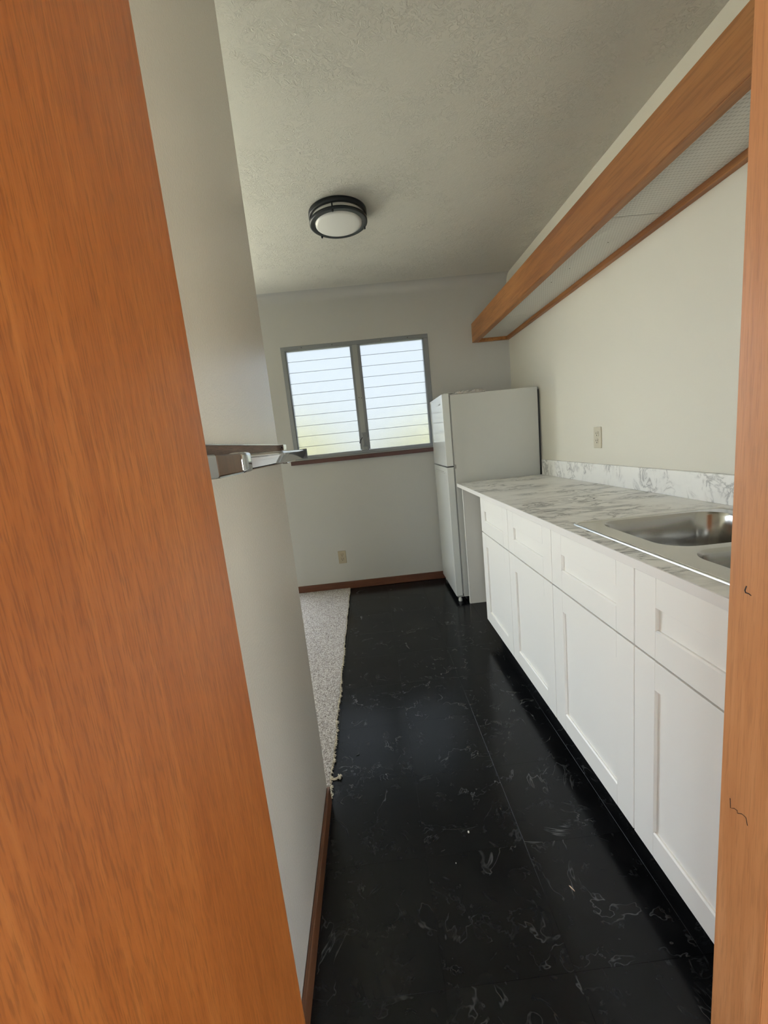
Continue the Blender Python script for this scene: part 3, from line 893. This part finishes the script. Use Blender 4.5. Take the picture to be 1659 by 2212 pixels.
# yarn ends along the cut
bm = bmesh.new()
def yarn(x, y, ang, ln, r, z=0.004, curl=0.6):
    pts = []; a = ang; px, py = x, y
    for k in range(5):
        pts.append((px, py, max(r + 0.0004, z + 0.004 * math.sin(k * 1.3 + ln * 900))))
        a += rnd.uniform(-curl, curl)
        px += math.cos(a) * ln / 4; py += math.sin(a) * ln / 4
    tube_me(pts, [r, r * 1.1, r * 1.2, r * 1.05, r * 0.7], 6, bm=bm)
y = CY0
while y < CY1:
    dens = 1.0 if y < 2.4 else 0.6
    for _ in range(2):
        ln = rnd.choice([0.005, 0.006, 0.007, 0.009, 0.012]) * dens
        yarn(cedge(y) - 0.002, y + rnd.uniform(-.003, .003), rnd.uniform(-1.2, 1.2), ln, rnd.uniform(0.0012, 0.0022), 0.003 + rnd.random() * 0.003, 0.5)
    y += rnd.uniform(0.004, 0.010)
for cy_, n_, l_ in ((1.375, 0, 0.034), (1.30, 8, 0.016), (1.335, 5, 0.012), (1.47, 6, 0.011), (1.56, 7, 0.013), (1.64, 9, 0.014), (1.70, 8, 0.014), (1.85, 6, 0.012), (1.90, 6, 0.013), (2.02, 5, 0.012), (2.45, 4, 0.012)):
    for _ in range(n_):
        yarn(cedge(cy_) - 0.002, cy_ + rnd.uniform(-.006, .006), rnd.uniform(-0.5, 0.6), l_ * rnd.uniform(.7, 1.1), rnd.uniform(0.0014, 0.0024), 0.004, 0.45)
for q in range(3):
    yarn(cedge(1.375) - 0.002, 1.373 + q * 0.0028, 0.05, 0.030, 0.0019, 0.004, 0.12)
for _ in range(16):   # the fluffy clump at the end of the long loose strand
    yarn(-0.240 + rnd.uniform(-.006, .005), 1.378 + rnd.uniform(-.007, .009), rnd.uniform(0, 6.28), 0.006, 0.0022, 0.006, 0.8)
fe = link('frayed_edge', finish(bm, 'frayed_edge', True), m_yarn, carpet)
fe['kind'] = 'stuff'
fe['label'] = 'cream yarn ends fraying from the cut edge'

# ------------------------------------------------------------------ small debris
def chip(name, loc, size, rz, mat, label, cat, n=7, seed=1):
    r_ = random.Random(seed)
    bm = bmesh.new()
    top, bot = [], []
    for k in range(n):
        a = 2 * math.pi * k / n; q = r_.uniform(0.75, 1.1)
        bot.append(bm.verts.new((math.cos(a) * size[0] / 2 * q, math.sin(a) * size[1] / 2 * q, 0)))
        top.append(bm.verts.new((math.cos(a) * size[0] / 2 * q * .8, math.sin(a) * size[1] / 2 * q * .8, size[2] * r_.uniform(.7, 1.1))))
    bm.faces.new(bot[::-1]); bm.faces.new(top)
    for k in range(n): bm.faces.new((bot[k], bot[(k + 1) % n], top[(k + 1) % n], top[k]))
    o = link(name, finish(bm, name), mat)
    o.location = loc; o.rotation_euler = (0, 0, rz)
    return tag(o, label, cat)
m_white = plain('white_crumb', (0.75, 0.73, 0.66), 0.7)
m_splint = plain('pale_wood_splinter', (0.60, 0.45, 0.33), 0.7)
chip('plaster_crumb', (0.1915, 1.1005, 0.0003), (0.0055, 0.007, 0.004), 0.4, m_white, 'small white plaster crumb on the black floor', 'crumb', 8, 2)
chip('plaster_speck', (0.1312, 1.0105, 0.0003), (0.0028, 0.0035, 0.002), 0, m_white, 'tiny pale speck on the black floor near the white crumb', 'crumb', 6, 3)
chip('wood_splinter', (0.430, 0.9045, 0.0003), (0.021, 0.0028, 0.0018), math.radians(-62), m_splint, 'thin pale wood splinter on the black floor near the cabinets', 'splinter', 8, 4)
chip('plastic_shard', (-0.1732, 1.4875, 0.0003), (0.018, 0.0045, 0.003), 0.35, m_black, 'small black shard on the floor near the carpet edge', 'shard', 8, 5)
chip('plastic_shard', (0.9844, 1.7562, CT + 0.0004), (0.014, 0.0055, 0.002), 0.2, m_black, 'small black chip lying on the marble countertop', 'shard', 7, 6)
for k, (x, y) in enumerate([(1.1418, 1.8942), (1.0985, 2.1485), (1.0843, 2.319)]):
    o = chip('dead_insect', (x, y, pz - 0.0002), (0.008, 0.004, 0.0015), k * 0.9, m_black, ['tiny dark insect speck on the valance panel, nearest the viewer of three', 'tiny dark insect speck on the valance panel, middle of three', 'tiny dark insect speck on the valance panel, farthest of three'][k], 'insect', 6, 7 + k)
    o.rotation_euler = (math.pi, 0, k * 0.9)

# ------------------------------------------------------------------ outside the louvred window
struct(box('ground_outside', (-40, 40, -40, 40, -0.45, -0.40), m_grass))
rnd = random.Random(5)
def shrub(x, y, r, h, label):
    bm = bmesh.new()
    bmesh.ops.create_icosphere(bm, subdivisions=4, radius=1.0)
    for v in bm.verts:
        n = v.co.normalized()
        k = 1 + 0.12 * math.sin(n.x * 9 + x * 3) * math.sin(n.y * 8 + 1.3) + 0.10 * math.sin(n.z * 11 + x) + rnd.uniform(-.05, .05)
        v.co = Vector((n.x * r * k, n.y * r * 0.7 * k, h / 2 + n.z * h / 2 * k))
    o = link('shrub', finish(bm, 'shrub', True), m_leaf)
    o.location = (x, y, -0.40)
    return tag(o, label, 'shrub', 'shrubs outside the window')
shrub(-1.55, 7.6, 1.25, 2.15, 'yellow-green shrub blurred behind the left louvre glass')
shrub(1.45, 7.9, 1.3, 2.05, 'yellow-green shrub blurred behind the right louvre glass')
